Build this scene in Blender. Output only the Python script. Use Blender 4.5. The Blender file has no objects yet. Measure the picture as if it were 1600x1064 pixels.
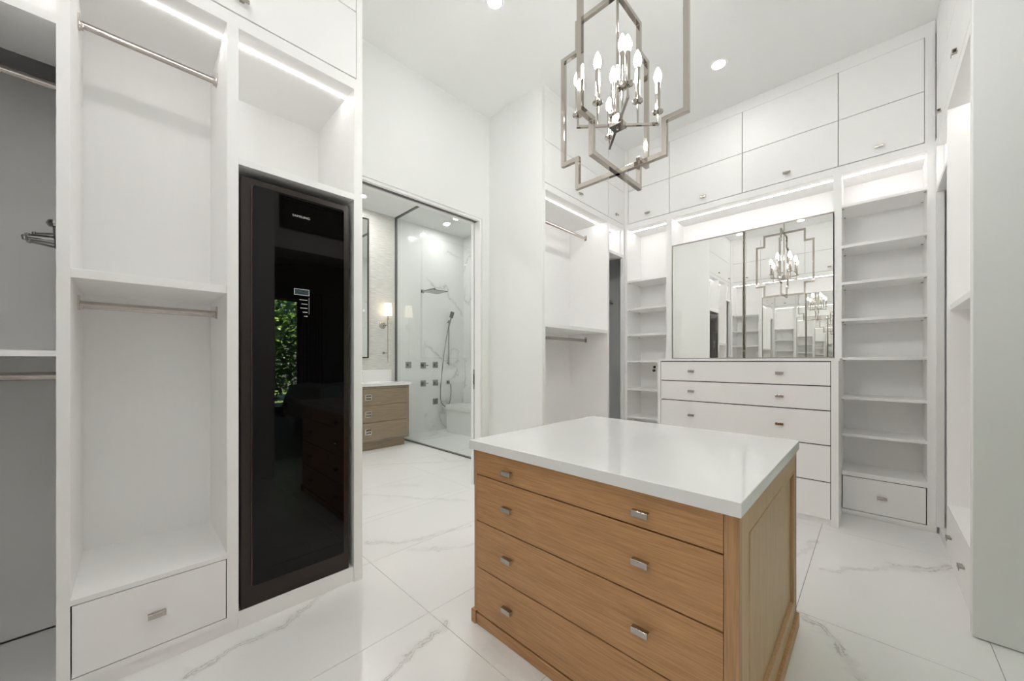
import bpy, bmesh, math, random
from mathutils import Vector, Matrix
random.seed(7)
sc = bpy.context.scene
col = sc.collection
PI = math.pi

# ------------------------------------------------------------------ camera, world, exposure
CAM_F, CAM_HORIZON = 579.0, 564.0                      # focal length and horizon row in the 1600 x 1064 frame
cd = bpy.data.cameras.new('camera')
cam = bpy.data.objects.new('camera', cd); col.objects.link(cam)
cd.sensor_width = 36.0; cd.lens = 36.0 * CAM_F / 1600.0
cd.shift_y = (CAM_HORIZON - 532.0) / 1600.0
cd.clip_start = 0.02
cam.location = (0, 0, 1.32)
cam.rotation_euler = (PI / 2, 0, math.atan2(564, 579))
sc.camera = cam

w = bpy.data.worlds.new('world'); sc.world = w; w.use_nodes = True
wn = w.node_tree; wn.nodes.clear()
bg = wn.nodes.new('ShaderNodeBackground'); sky = wn.nodes.new('ShaderNodeTexSky'); wo = wn.nodes.new('ShaderNodeOutputWorld')
sky.sky_type = 'NISHITA'; sky.sun_elevation = math.radians(48); sky.sun_rotation = math.radians(200); sky.sun_intensity = 0.6
wn.links.new(sky.outputs[0], bg.inputs[0]); wn.links.new(bg.outputs[0], wo.inputs[0]); bg.inputs[1].default_value = 5.0

sc.view_settings.view_transform = 'Standard'; sc.view_settings.look = 'None'
sc.view_settings.exposure = 0.14; sc.view_settings.gamma = 1.0; sc.view_settings.use_curve_mapping = False
sc.cycles.max_bounces = 15; sc.cycles.diffuse_bounces = 11; sc.cycles.glossy_bounces = 8; sc.cycles.transparent_max_bounces = 12
sc.cycles.sample_clamp_indirect = 6.0

L_DOWN, L_LED, L_BULB, L_SHADE, L_BATH = 150.0, 30.0, 158.0, 2.6, 520.0    # radiance of the lamps
C_LAMP = (1.0, 0.985, 0.965)

# ------------------------------------------------------------------ materials
def new_mat(name):
    m = bpy.data.materials.new(name); m.use_nodes = True
    nt = m.node_tree
    return m, nt, nt.nodes['Principled BSDF']
def node(nt, typ, ins=None, **props):
    n = nt.nodes.new('ShaderNode' + typ)
    for k, v in props.items(): setattr(n, k, v)
    for k, v in (ins or {}).items():
        s = n.inputs[k]
        if isinstance(v, bpy.types.NodeSocket): nt.links.new(v, s)
        else: s.default_value = v
    return n
def math_n(nt, op, a, b=0.0, clamp=False):
    return node(nt, 'Math', {0: a, 1: b}, operation=op, use_clamp=clamp).outputs[0]
def vmath(nt, op, a, b=(0, 0, 0), scale=None, out=0):
    n = node(nt, 'VectorMath', {0: a, 1: b}, operation=op)
    if scale is not None:
        if isinstance(scale, bpy.types.NodeSocket): nt.links.new(scale, n.inputs['Scale'])
        else: n.inputs['Scale'].default_value = scale
    return n.outputs[out]
def mixc(nt, f, a, b):
    n = node(nt, 'Mix', data_type='RGBA')
    for idx, v in ((0, f), (6, a), (7, b)):
        if isinstance(v, bpy.types.NodeSocket): nt.links.new(v, n.inputs[idx])
        else: n.inputs[idx].default_value = v if idx == 0 else (*v, 1)
    return n.outputs[2]
def ramp(nt, f, lo, hi):
    return node(nt, 'MapRange', {0: f, 1: lo, 2: hi, 3: 0.0, 4: 1.0}, interpolation_type='SMOOTHSTEP').outputs[0]

def plain(name, colr, rough=0.5, metal=0.0, spec=0.5, vary=0.015, bump=0.0, scale=30.0, coat=0.0, stretch=(1, 1, 1)):
    m, nt, p = new_mat(name)
    tc = node(nt, 'TexCoord').outputs['Object']
    mp = node(nt, 'Mapping', {'Vector': tc, 'Scale': stretch}).outputs[0]
    nz = node(nt, 'TexNoise', {'Vector': mp, 'Scale': scale, 'Detail': 4.0}).outputs[0]
    a = tuple(max(0, c * (1 - vary)) for c in colr); b = tuple(min(1, c * (1 + vary)) for c in colr)
    nt.links.new(mixc(nt, nz, a, b), p.inputs['Base Color'])
    p.inputs['Roughness'].default_value = rough; p.inputs['Metallic'].default_value = metal
    p.inputs['Specular IOR Level'].default_value = spec
    p.inputs['Coat Weight'].default_value = coat
    if bump:
        bp = node(nt, 'Bump', {'Height': nz, 'Strength': bump, 'Distance': 0.002}).outputs[0]
        nt.links.new(bp, p.inputs['Normal'])
    return m
def glow(name, colr, strength):
    m, nt, p = new_mat(name)
    nt.nodes.remove(p)
    e = node(nt, 'Emission', {0: (*colr, 1), 1: strength})
    nt.links.new(e.outputs[0], nt.nodes['Material Output'].inputs[0])
    return m
def glass_mat(name, tint=(0.975, 0.988, 0.982), ior=1.5):
    m, nt, p = new_mat(name)
    nt.nodes.remove(p)
    tr = node(nt, 'BsdfTransparent', {0: (*tint, 1)}); gl = node(nt, 'BsdfGlossy', {'Color': (1, 1, 1, 1), 'Roughness': 0.0})
    fr = node(nt, 'Fresnel', {0: ior}).outputs[0]
    fr = math_n(nt, 'MULTIPLY', fr, math_n(nt, 'SUBTRACT', 1.0, node(nt, 'NewGeometry').outputs['Backfacing']))   # reflect at the entry face only
    mx = node(nt, 'MixShader', {0: fr, 1: tr.outputs[0], 2: gl.outputs[0]})
    nt.links.new(mx.outputs[0], nt.nodes['Material Output'].inputs[0])
    return m
def wood(name, dark, light, axis='X', rough=0.42):
    m, nt, p = new_mat(name)
    tc = node(nt, 'TexCoord').outputs['Object']
    s1, s2 = {'X': ((0.9, 14, 14), (6, 160, 160)), 'Y': ((14, 0.9, 14), (160, 6, 160)), 'Z': ((14, 14, 0.9), (160, 160, 6))}[axis]
    a = node(nt, 'TexNoise', {'Vector': node(nt, 'Mapping', {'Vector': tc, 'Scale': s1}).outputs[0], 'Scale': 1.6, 'Detail': 5.0, 'Distortion': 0.6}).outputs[0]
    b = node(nt, 'TexNoise', {'Vector': node(nt, 'Mapping', {'Vector': tc, 'Scale': s2}).outputs[0], 'Scale': 1.0, 'Detail': 3.0}).outputs[0]
    f = math_n(nt, 'ADD', math_n(nt, 'MULTIPLY', a, 0.22), math_n(nt, 'MULTIPLY', b, 0.78))
    nt.links.new(mixc(nt, ramp(nt, f, 0.25, 0.75), dark, light), p.inputs['Base Color'])
    p.inputs['Roughness'].default_value = rough
    bp = node(nt, 'Bump', {'Height': b, 'Strength': 0.10, 'Distance': 0.001}).outputs[0]
    nt.links.new(bp, p.inputs['Normal'])
    return m
def marble(name, base, vein, rough, segs=(), amount=0.35, seed=0.0, scale=0.55, thin=0.012, lo=0.50):
    m, nt, p = new_mat(name)
    pos = node(nt, 'NewGeometry').outputs['Position']
    rnd = node(nt, 'ObjectInfo').outputs['Random']
    off = node(nt, 'CombineXYZ', {0: math_n(nt, 'MULTIPLY', rnd, 37.0), 1: math_n(nt, 'MULTIPLY', rnd, 91.0), 2: seed}).outputs[0]
    q = vmath(nt, 'ADD', pos, off)
    warp = node(nt, 'TexNoise', {'Vector': q, 'Scale': 2.2, 'Detail': 5.0, 'Roughness': 0.6}).outputs[1]
    wv = vmath(nt, 'SCALE', vmath(nt, 'SUBTRACT', warp, (0.5, 0.5, 0.5)), scale=0.55)
    n1 = node(nt, 'TexNoise', {'Vector': vmath(nt, 'ADD', q, wv), 'Scale': scale, 'Detail': 2.0}).outputs[0]
    r = math_n(nt, 'ABSOLUTE', math_n(nt, 'SUBTRACT', n1, 0.5))
    line = math_n(nt, 'SUBTRACT', 1.0, ramp(nt, r, 0.0, thin))
    halo = math_n(nt, 'SUBTRACT', 1.0, ramp(nt, r, 0.0, thin * 5))
    mk = ramp(nt, node(nt, 'TexNoise', {'Vector': q, 'Scale': 1.3, 'Detail': 2.0}).outputs[0], lo, lo + 0.18)
    v = math_n(nt, 'MULTIPLY', math_n(nt, 'ADD', math_n(nt, 'MULTIPLY', line, 0.8), math_n(nt, 'MULTIPLY', halo, 0.25)), math_n(nt, 'MULTIPLY', mk, amount))
    if segs:
        fine = node(nt, 'TexNoise', {'Vector': pos, 'Scale': 5.0, 'Detail': 6.0, 'Roughness': 0.65}).outputs[1]
        P = vmath(nt, 'ADD', pos, vmath(nt, 'SCALE', vmath(nt, 'SUBTRACT', fine, (0.5, 0.5, 0.5)), scale=0.22))
        brk = ramp(nt, node(nt, 'TexNoise', {'Vector': pos, 'Scale': 9.0, 'Detail': 4.0}).outputs[0], 0.34, 0.60)
        for (ax, ay, bx, by, wd, st) in segs:
            st *= 0.62
            a = (ax, ay, 0.0); ab = Vector((bx - ax, by - ay, 0)); l2 = ab.length_squared
            pa = vmath(nt, 'SUBTRACT', P, a)
            pa = vmath(nt, 'MULTIPLY', pa, (1, 1, 0))
            t = math_n(nt, 'MULTIPLY', vmath(nt, 'DOT_PRODUCT', pa, tuple(ab), out=1), 1.0 / l2, True)
            d = vmath(nt, 'LENGTH', vmath(nt, 'SUBTRACT', pa, vmath(nt, 'SCALE', tuple(ab), scale=t)), out=1)
            ln = math_n(nt, 'SUBTRACT', 1.0, ramp(nt, math_n(nt, 'ABSOLUTE', math_n(nt, 'SUBTRACT', d, wd * 0.35)), 0.0, wd * 0.28))
            hl = math_n(nt, 'SUBTRACT', 1.0, ramp(nt, d, 0.0, wd * 1.6))
            e = math_n(nt, 'ADD', math_n(nt, 'MULTIPLY', math_n(nt, 'MULTIPLY', ln, brk), st), math_n(nt, 'MULTIPLY', hl, st * 0.35))
            v = math_n(nt, 'MAXIMUM', v, e)
    cl = node(nt, 'TexNoise', {'Vector': q, 'Scale': 2.0, 'Detail': 3.0}).outputs[0]
    b2 = mixc(nt, cl, tuple(c * 0.985 for c in base), tuple(min(1, c * 1.01) for c in base))
    nt.links.new(mixc(nt, math_n(nt, 'MINIMUM', v, 1.0), b2, vein), p.inputs['Base Color'])
    p.inputs['Roughness'].default_value = rough
    return m

M = {}
M['wall'] = plain('wall_paint', (0.865, 0.874, 0.866), 0.75, bump=0.03, scale=120, vary=0.008)
M['ceil'] = plain('ceiling_paint', (0.885, 0.893, 0.887), 0.85, vary=0.006)
M['white'] = plain('white_lacquer', (0.935, 0.931, 0.926), 0.42, spec=0.35, vary=0.008, scale=12)
M['melamine'] = plain('white_melamine', (0.935, 0.932, 0.928), 0.55, spec=0.3, vary=0.012, scale=40, stretch=(1, 1, 0.08))
M['quartz'] = plain('white_quartz', (0.86, 0.855, 0.85), 0.07, vary=0.006, scale=90)
M['nickel'] = plain('satin_nickel', (0.46, 0.43, 0.395), 0.17, 1.0, vary=0.04, scale=60)
M['polished'] = plain('polished_nickel', (0.55, 0.51, 0.465), 0.04, 1.0, vary=0.03, scale=40)
M['chrome'] = plain('chrome', (0.78, 0.78, 0.78), 0.08, 1.0, vary=0.02)
M['gunmetal'] = plain('brushed_grey_metal', (0.30, 0.30, 0.295), 0.22, 1.0, vary=0.05)
M['steel'] = plain('grey_chrome', (0.42, 0.42, 0.41), 0.12, 1.0, vary=0.04)
M['bronze'] = plain('champagne_metal', (0.36, 0.33, 0.295), 0.28, 1.0, vary=0.04)
M['dark_metal'] = plain('dark_metal', (0.10, 0.10, 0.10), 0.35, 0.9, vary=0.05)
M['mirror'] = plain('mirror_silver', (0.93, 0.935, 0.92), 0.0, 1.0, vary=0.0)
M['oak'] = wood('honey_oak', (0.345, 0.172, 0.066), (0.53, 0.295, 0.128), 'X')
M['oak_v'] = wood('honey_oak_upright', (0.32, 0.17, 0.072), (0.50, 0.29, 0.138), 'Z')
M['oak_sheen'] = wood('honey_oak_side_sheen', (0.43, 0.262, 0.135), (0.57, 0.375, 0.215), 'Z')  # paler, greyer copy: grazing reflection on this side put into the colour
M['taupe'] = wood('taupe_oak', (0.215, 0.160, 0.105), (0.345, 0.27, 0.19), 'X')
M['black'] = plain('black_plastic', (0.012, 0.011, 0.011), 0.4, vary=0.1)
M['gap'] = plain('recess_shade', (0.03, 0.025, 0.022), 0.8, vary=0.1)  # near-black colour standing in for shade inside joints
M['brown'] = plain('dark_brown_metal', (0.022, 0.014, 0.011), 0.28, 0.3, vary=0.1)
M['trimline'] = plain('dark_copper_edge', (0.10, 0.075, 0.06), 0.35, 0.8, vary=0.05)
M['print'] = plain('silver_print', (0.55, 0.55, 0.55), 0.4, vary=0.02)
M['screen'] = plain('display_glass', (0.04, 0.055, 0.07), 0.1, vary=0.05)
M['grout'] = plain('grey_grout', (0.42, 0.41, 0.39), 0.9, vary=0.05)
M['grass'] = plain('grasscloth', (0.64, 0.63, 0.60), 0.85, vary=0.38, bump=0.5, scale=14, stretch=(1, 0.5, 9))
M['track'] = plain('grey_metal_channel', (0.17, 0.17, 0.165), 0.4, 0.6, vary=0.05)
M['glass'] = glass_mat('clear_glass')
M['pane'] = glass_mat('window_glass', (0.97, 0.98, 0.98), 1.3)
M['linen'] = plain('bed_linen', (0.55, 0.55, 0.53), 0.9, vary=0.06, bump=0.3, scale=25)
M['dkwood'] = wood('dark_walnut', (0.05, 0.03, 0.02), (0.11, 0.07, 0.045), 'Y')
M['bedwall'] = plain('bedroom_paint', (0.34, 0.33, 0.31), 0.8)
M['bark'] = plain('bark', (0.10, 0.07, 0.045), 0.9, vary=0.3)
M['soil'] = plain('lawn', (0.10, 0.16, 0.05), 0.95, vary=0.4, scale=20)
M['led'] = glow('led_light', (1.0, 0.965, 0.94), L_LED)
M['down'] = glow('downlight_lens', C_LAMP, L_DOWN)
M['bath_down'] = glow('bath_downlight_lens', (1.0, 0.975, 0.95), L_BATH)
M['shower_down'] = glow('shower_downlight_lens', (1.0, 0.975, 0.95), L_BATH*.3)
M['bulb'] = glow('bulb_glow', (1.0, 0.985, 0.965), L_BULB)
M['shade'] = glow('shade_glow', (1.0, 0.86, 0.62), L_SHADE)
# veins of the floor slabs that can be told apart, as world segments: ax, ay, bx, by, width, strength
VEINS = [(-2.05, 0.16, -2.14, 0.62, .030, .75), (-2.14, .62, -2.42, 1.02, .034, .6), (-1.42, .70, -1.50, .84, .026, .8), (-1.50, .84, -1.555, 1.08, .030, .85),
         (-2.62, 1.19, -2.43, 1.43, .030, .45), (-2.43, 1.43, -2.30, 1.90, .030, .45), (-2.32, 1.33, -2.06, 1.72, .022, .4), (-3.6, 1.6, -2.75, 2.2, .03, .35),
         (-.22, 3.06, .105, 3.395, .026, .55), (.105, 3.395, .36, 3.68, .045, .75), (-.225, 2.445, -.07, 2.18, .030, .95), (-.07, 2.18, .02, 2.09, .02, .7),
         (-.37, 3.12, -.30, 3.5, .02, .45), (-4.6, 2.1, -3.9, 3.0, .03, .35), (-1.9, 2.5, -1.2, 3.1, .03, .4)]
M['tile'] = marble('marble_tile', (0.89, 0.884, 0.875), (0.40, 0.385, 0.37), 0.22, VEINS, 0.17, 3.0)
M['slab'] = marble('marble_slab', (0.84, 0.845, 0.84), (0.40, 0.40, 0.39), 0.14, (), 0.55, 11.0, 0.8, 0.010, 0.42)
def black_glass():
    m, nt, p = new_mat('black_mirror_glass')
    p.inputs['Base Color'].default_value = (0.002, 0.0016, 0.0015, 1); p.inputs['Roughness'].default_value = 0.015
    p.inputs['IOR'].default_value = 1.31
    return m
M['bglass'] = black_glass()
def leaf_mat():
    m, nt, p = new_mat('leaf_green')
    r = node(nt, 'TexNoise', {'Vector': node(nt, 'NewGeometry').outputs['Position'], 'Scale': 9.0}).outputs[0]
    nt.links.new(mixc(nt, ramp(nt, r, .35, .65), (0.05, 0.14, 0.02), (0.22, 0.40, 0.07)), p.inputs['Base Color'])
    p.inputs['Roughness'].default_value = 0.45
    return m
M['leaf'] = leaf_mat()

# ------------------------------------------------------------------ mesh helpers
class MB:
    def __init__(s): s.v = []; s.f = []
    def add(s, vs, fs):
        n = len(s.v); s.v += [tuple(v) for v in vs]; s.f += [[i + n for i in f] for f in fs]; return s
    def box(s, x0, x1, y0, y1, z0, z1):
        return s.add([(x0,y0,z0),(x1,y0,z0),(x1,y1,z0),(x0,y1,z0),(x0,y0,z1),(x1,y0,z1),(x1,y1,z1),(x0,y1,z1)],
                     [(0,3,2,1),(4,5,6,7),(0,1,5,4),(1,2,6,5),(2,3,7,6),(3,0,4,7)])
    def obox(s, c, d, half_w, half_h, length):          # bar along direction d (in xy or z) from point c
        c = Vector(c); d = Vector(d).normalized()
        up = Vector((0,0,1)) if abs(d.z) < .9 else Vector((0,1,0))
        sd = d.cross(up).normalized(); up = sd.cross(d).normalized()
        vs = []
        for t in (0, length):
            for a, b in ((-1,-1),(1,-1),(1,1),(-1,1)): vs.append(c + d*t + sd*half_w*a + up*half_h*b)
        return s.add(vs, [(0,1,2,3),(7,6,5,4),(0,4,5,1),(1,5,6,2),(2,6,7,3),(3,7,4,0)])
    def prism(s, prof, axis, a, b):                      # prof: list of 2D points, extruded along axis
        n = len(prof); vs = []
        for t in (a, b):
            for (u, v) in prof:
                vs.append({'x': (t,u,v), 'y': (u,t,v), 'z': (u,v,t)}[axis])
        fs = [list(range(n))[::-1], list(range(n, 2*n))] + [(i, (i+1) % n, n + (i+1) % n, n + i) for i in range(n)]
        return s.add(vs, fs)
    def tube(s, pts, r, seg=10, caps=True):
        pts = [Vector(p) for p in pts]; n0 = None; rings = []
        for i, p in enumerate(pts):
            t = (pts[min(i+1, len(pts)-1)] - pts[max(i-1, 0)]).normalized()
            if n0 is None: n0 = t.orthogonal().normalized()
            n0 = (n0 - t * n0.dot(t)).normalized(); b = t.cross(n0)
            rr = r[i] if isinstance(r, (list, tuple)) else r
            rings.append([p + (n0*math.cos(2*PI*k/seg) + b*math.sin(2*PI*k/seg))*rr for k in range(seg)])
        vs = [v for rg in rings for v in rg]; fs = []
        for i in range(len(rings)-1):
            for k in range(seg): fs.append((i*seg+k, i*seg+(k+1)%seg, (i+1)*seg+(k+1)%seg, (i+1)*seg+k))
        if caps: fs += [list(range(seg))[::-1], [(len(rings)-1)*seg+k for k in range(seg)]]
        return s.add(vs, fs)
    def lathe(s, prof, c=(0,0,0), seg=24, axis='z'):      # prof: (radius, height)
        cx, cy, cz = c; vs = []
        for (r, h) in prof:
            for k in range(seg):
                a = 2*PI*k/seg; u, v = max(r, 1e-5)*math.cos(a), max(r, 1e-5)*math.sin(a)
                vs.append({'z': (cx+u, cy+v, cz+h), 'x': (cx+h, cy+u, cz+v), 'y': (cx+v, cy+h, cz+u)}[axis])
        n = len(prof); fs = []
        for i in range(n-1):
            for k in range(seg): fs.append((i*seg+k, i*seg+(k+1)%seg, (i+1)*seg+(k+1)%seg, (i+1)*seg+k))
        fs += [list(range(seg))[::-1], [(n-1)*seg+k for k in range(seg)]]
        return s.add(vs, fs)
    def mesh(s, name, mat, bevel=0.0, smooth=False, seg=2):
        me = bpy.data.meshes.new(name); me.from_pydata(s.v, [], s.f)
        bm = bmesh.new(); bm.from_mesh(me)
        bmesh.ops.recalc_face_normals(bm, faces=bm.faces)
        if bevel:
            es = [e for e in bm.edges if len(e.link_faces) == 2 and e.calc_face_angle(0) > 0.6]
            bmesh.ops.bevel(bm, geom=es, offset=bevel, segments=seg, affect='EDGES', profile=0.5, clamp_overlap=True)
        bm.to_mesh(me); bm.free()
        me.materials.append(M[mat])
        if smooth:
            me.polygons.foreach_set('use_smooth', [True]*len(me.polygons))
            try: me.set_sharp_from_angle(angle=math.radians(40))
            except Exception: pass
        return me
    def build(s, name, mat, parent=None, bevel=0.0, smooth=False, loc=None, seg=2):
        return link(name, s.mesh(name, mat, bevel, smooth, seg), parent, loc)
def link(name, me, parent=None, loc=None, rot=None):
    o = bpy.data.objects.new(name, me); col.objects.link(o)
    if parent is not None: o.parent = parent
    if loc is not None: o.location = loc
    if rot is not None: o.rotation_euler = rot
    return o
def B(*a): return MB().box(*a)
def thing(name, label, cat, loc=(0,0,0), rz=0.0, group=None):
    o = bpy.data.objects.new(name, None); col.objects.link(o); o.empty_display_size = 0.1
    o.location = loc; o.rotation_euler = (0,0,rz); o['label'] = label; o['category'] = cat
    if group: o['group'] = group
    return o
def tag(o, label, cat, group=None):
    o['label'] = label; o['category'] = cat
    if group: o['group'] = group
    return o
def struct(name, mb, mat, bevel=0.0, label=None):
    o = mb.build(name, mat, None, bevel); o['kind'] = 'structure'
    if label: o['label'] = label
    return o
_cache = {}
def shared(key, maker):
    if key not in _cache: _cache[key] = maker()
    return _cache[key]

# ------------------------------------------------------------------ room constants
XL, XR, YB, YO = -2.22, 0.345, 4.29, -0.50               # front planes of the fitted closets
WL, WR, WB, WO = -2.96, 1.10, 4.90, -1.12                # walls behind them
HC = 3.93                                                # ceiling
Z_NT, Z_UB, Z_UM, Z_UT = 2.945, 3.012, 3.412, 3.828      # niche top, upper doors: bottom, middle, top
YC = 2.685                                               # wall return beside the bathroom door
Y_UE = 0.977                                             # end of the front left closets
DZ = 2.805                                               # door heads
DY0, DY1 = 1.12, 2.565                                   # bathroom doorway
XW, YG, YS, HB = -5.93, 3.20, 4.68, 3.80                 # bathroom: vanity wall, shower glass, shower end, ceiling
XB0 = -3.10                                              # bathroom side of the door wall

# ------------------------------------------------------------------ floor
fl = struct('floor', B(XW - .1, WR + .12, -1.2, 5.0, -.14, -.006), 'grout')
TX0, TDX, TY0, TDY = 0.393, 0.687, 1.090, 1.362
regions = [(WL, WR, WO, WB), (XW, WL, -0.55, YG), (WR, WR + .12, 1.16, 2.75)]
for i in range(-10, 3):
    for j in range(-3, 4):
        a0, a1 = TX0 + i*TDX, TX0 + (i+1)*TDX; b0, b1 = TY0 + j*TDY, TY0 + (j+1)*TDY
        for k, (rx0, rx1, ry0, ry1) in enumerate(regions):
            x0, x1, y0, y1 = max(a0, rx0), min(a1, rx1), max(b0, ry0), min(b1, ry1)
            if x1 - x0 < .02 or y1 - y0 < .02: continue
            g = .0014
            B(x0+g, x1-g, y0+g, y1-g, -.012, 0).build('floor_tile', 'tile', fl)
sf = struct('floor_shower', B(XW, XB0, YG, YS, -.02, .002), 'slab')

# ------------------------------------------------------------------ walls and ceiling
T = .12
lw = MB()
lw.box(XB0, WL, WO, DY0, 0, HC).box(XB0, WL, DY1, YC + .1, 0, HC).box(XB0, WL, DY0, DY1, DZ, HC).box(XB0, WL, YC + .1, WB, 0, HC)
struct('wall_left', lw, 'wall')
struct('wall_return', B(WL, XL + .0, YC, YC + .035, 0, HC), 'wall')
struct('wall_back', B(WL, WR, WB, WB + T, 0, HC), 'wall')
struct('wall_front', B(WL, WR, WO - T, WO, 0, HC), 'wall')
ED0, ED1 = 1.16, 2.75
TW0, TW1, TZ0, TZ1 = 1.34, 2.55, 3.06, 3.50              # transom above the entry doors
rw = MB()
rw.box(WR, WR+T, WO, ED0, 0, HC).box(WR, WR+T, ED1, WB, 0, HC).box(WR, WR+T, ED0, ED1, DZ, TZ0).box(WR, WR+T, ED0, ED1, TZ1, HC)
rw.box(WR, WR+T, ED0, TW0, TZ0, TZ1).box(WR, WR+T, TW1, ED1, TZ0, TZ1)
struct('wall_right', rw, 'wall')
struct('wall_entry', B(XR - .005, WR, 2.80, 2.858, .006, HC), 'wall', .003)
struct('wall_entry_near', B(XR + .02, WR, WO, 1.12, 0, HC), 'wall', .003)
struct('ceiling', B(WL - .14, WR + .12, WO - T, WB + T, HC, HC + .1), 'ceil')
tr = struct('window_1', MB().box(WR+.03, WR+.09, TW0, TW1, TZ0, TZ0+.03).box(WR+.03, WR+.09, TW0, TW1, TZ1-.03, TZ1).box(WR+.03, WR+.09, TW0, TW0+.03, TZ0+.03, TZ1-.03).box(WR+.03, WR+.09, TW1-.03, TW1, TZ0+.03, TZ1-.03), 'dkwood')
B(WR+.055, WR+.063, TW0+.03, TW1-.03, TZ0+.03, TZ1-.03).build('pane', 'pane', tr)

# bathroom doorway trim: flush casing, slotted jamb and head of a pocket door
cs = MB()
cs.box(WL, WL+.012, DY1+.012, DY1+.072, 0, DZ+.072).box(WL, WL+.012, DY0-.07, DY1+.012, DZ+.012, DZ+.072)
struct('trim_1', cs, 'wall', .002)
jb = MB()
for (a, b) in ((XB0, WL-.098), (WL-.084, WL+.004)): jb.box(a, b, DY1-.014, DY1+.004, 0, DZ-.014)
for (a, b) in ((XB0, WL-.088), (WL-.030, WL+.004)): jb.box(a, b, DY0, DY1+.004, DZ-.014, DZ)
j = struct('trim_2', jb, 'white', .0015)
j['label'] = 'white slotted jamb of the bathroom pocket door'
B(WL-.098, WL-.084, DY1-.006, DY1-.002, 0, DZ-.014).build('door_slot', 'track', j)
B(WL-.088, WL-.030, DY0, DY1, DZ-.004, DZ-.001).build('head_slot', 'track', j)
lt = thing('pocket_door_pull', 'narrow dark edge pull of the pocket door in its jamb slot', 'handle', (WL-.091, DY1-.008, 1.02))
B(-.011, .011, -.008, .0, 0, .21).build('faceplate', 'bronze', lt, .001)
B(-.006, .006, -.0095, -.007, .05, .16).build('finger_slot', 'black', lt)

# ------------------------------------------------------------------ closet building blocks (local frame: front at y=0 facing -y, x along the width)
def pull_mesh():
    m = MB()
    m.prism([(-.024,-.010),(-.0205,-.010),(-.0205,.0075),(-.004,.0075),(-.004,.011),(-.0225,.011),(-.024,.0095)], 'x', -.029, .029)
    m.box(-.010, .010, -.021, 0, -.005, .005)
    return m.mesh('pull', 'nickel', .0008)
PULL = pull_mesh()
def pull(parent, x, z, y=0.0): return link('pull', PULL, parent, (x, y, z))
PIN = MB().lathe([(.0045, 0), (.0045, .012)], (0,0,0), 8, 'x').box(.0, .014, -.005, .005, -.0015, .003).mesh('shelf_pin', 'nickel')
T_S = .0225
def led(parent, x0, x1, y=.115, z=Z_NT):
    o = B(x0, x1, y, y + .010, z - .004, z + .002).build('led_strip', 'led', parent); o['label'] = 'glowing white light strip'
    return o
RK, KZ = .018, .062                                       # toe kick
def shell(t, w, depth, left=T_S, right=T_S, ztop=Z_UB - .004, back=True, kick=True, backz=0.0, kz=KZ):
    for x0, x1 in ((0, left), (w - right, w)):
        if x1 - x0 < .004: continue
        MB().box(x0, x1, 0, depth, kz, ztop).box(x0, x1, RK, depth, 0, kz).build('side_panel', 'white', t)
    if back: B(left, w - right, depth - .012, depth, backz, ztop).build('back_panel', 'melamine', t)
    B(left, w - right, .0, depth - .012, Z_NT, ztop).build('top_panel', 'white', t)
    if kick: B(left, w - right, RK, RK + .008, 0, kz + .01).build('toe_kick', 'white', t)
def shelf(t, x0, x1, z, depth, front=.004, th=.022, pins=True):
    s = B(x0, x1, front, depth, z - th, z).build('shelf', 'white', t, .0012)
    if pins:
        for x, f in ((x0, 1), (x1, -1)):
            for y in (.05, depth - .06):
                p = link('shelf_pin', PIN, s, (x, y, z - th - .003)); p.scale = (f, 1, 1)
    return s
def drawer(t, x0, x1, z0, z1, pulls, y=0.0, mat='white', depth=.42, pz=None, g=.0042):
    d = MB().box(x0+g, x1-g, y, y+.010, z0+g, z1-g).box(x0+.02, x1-.02, y+.009, y+depth, z0+.02, z1-.03).build('drawer', mat, t, .0012)
    for px in pulls: pull(d, px, (z0+z1)/2 if pz is None else pz, y)
    return d
def recess(t, x0, x1, z0, z1, y=.028):                    # near-black sheet painting the shade in the joints round a drawer
    return B(x0+.004, x1-.004, y, y+.004, z0, z1).build('joint_shade', 'gap', t)
def rail(t, x0, x1, y, z):
    r = MB().prism([(y + .0085*math.cos(a), z + .017*math.sin(a)) for a in [2*PI*k/16 for k in range(16)]], 'x', x0, x1).build('hanging_rail', 'nickel', t, smooth=True)
    for x, f in ((x0, 1), (x1, -1)):
        b = MB().box(min(x, x+f*.006), max(x, x+f*.006), y-.015, y+.015, z-.024, z+.040).box(min(x, x+f*.016), max(x, x+f*.016), y-.011, y+.011, z-.021, z-.006)
        b.build('rail_bracket', 'polished', r, .001)
    return r

def hanging_closet(label, loc, rz, w, drawers=True, npull=1, right=T_S, left=T_S, depth=.55):
    t = thing('hanging_closet', label, 'closet', loc, rz, 'double-hang closet bays')
    shell(t, w, depth, left, right)
    led(t, left + .004, w - right - .004)
    x0, x1 = left, w - right
    shelf(t, x0, x1, 1.682, depth - .012, .01, .036, False)
    rail(t, x0, x1, .30, 2.815); rail(t, x0, x1, .30, 1.570)
    if drawers:
        B(x0, x1, .0, depth - .012, .372, .392).build('drawer_deck', 'white', t)
        recess(t, x0, x1, .075, .372)
        B(x0, x1, 0.001, .05, KZ, .085).build('bottom_rail', 'white', t)
        ps = [(x0+x1)/2] if npull == 1 else [x0 + (x1-x0)*.22, x0 + (x1-x0)*.78]
        drawer(t, x0, x1, .085, .372, ps)
    return t

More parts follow.
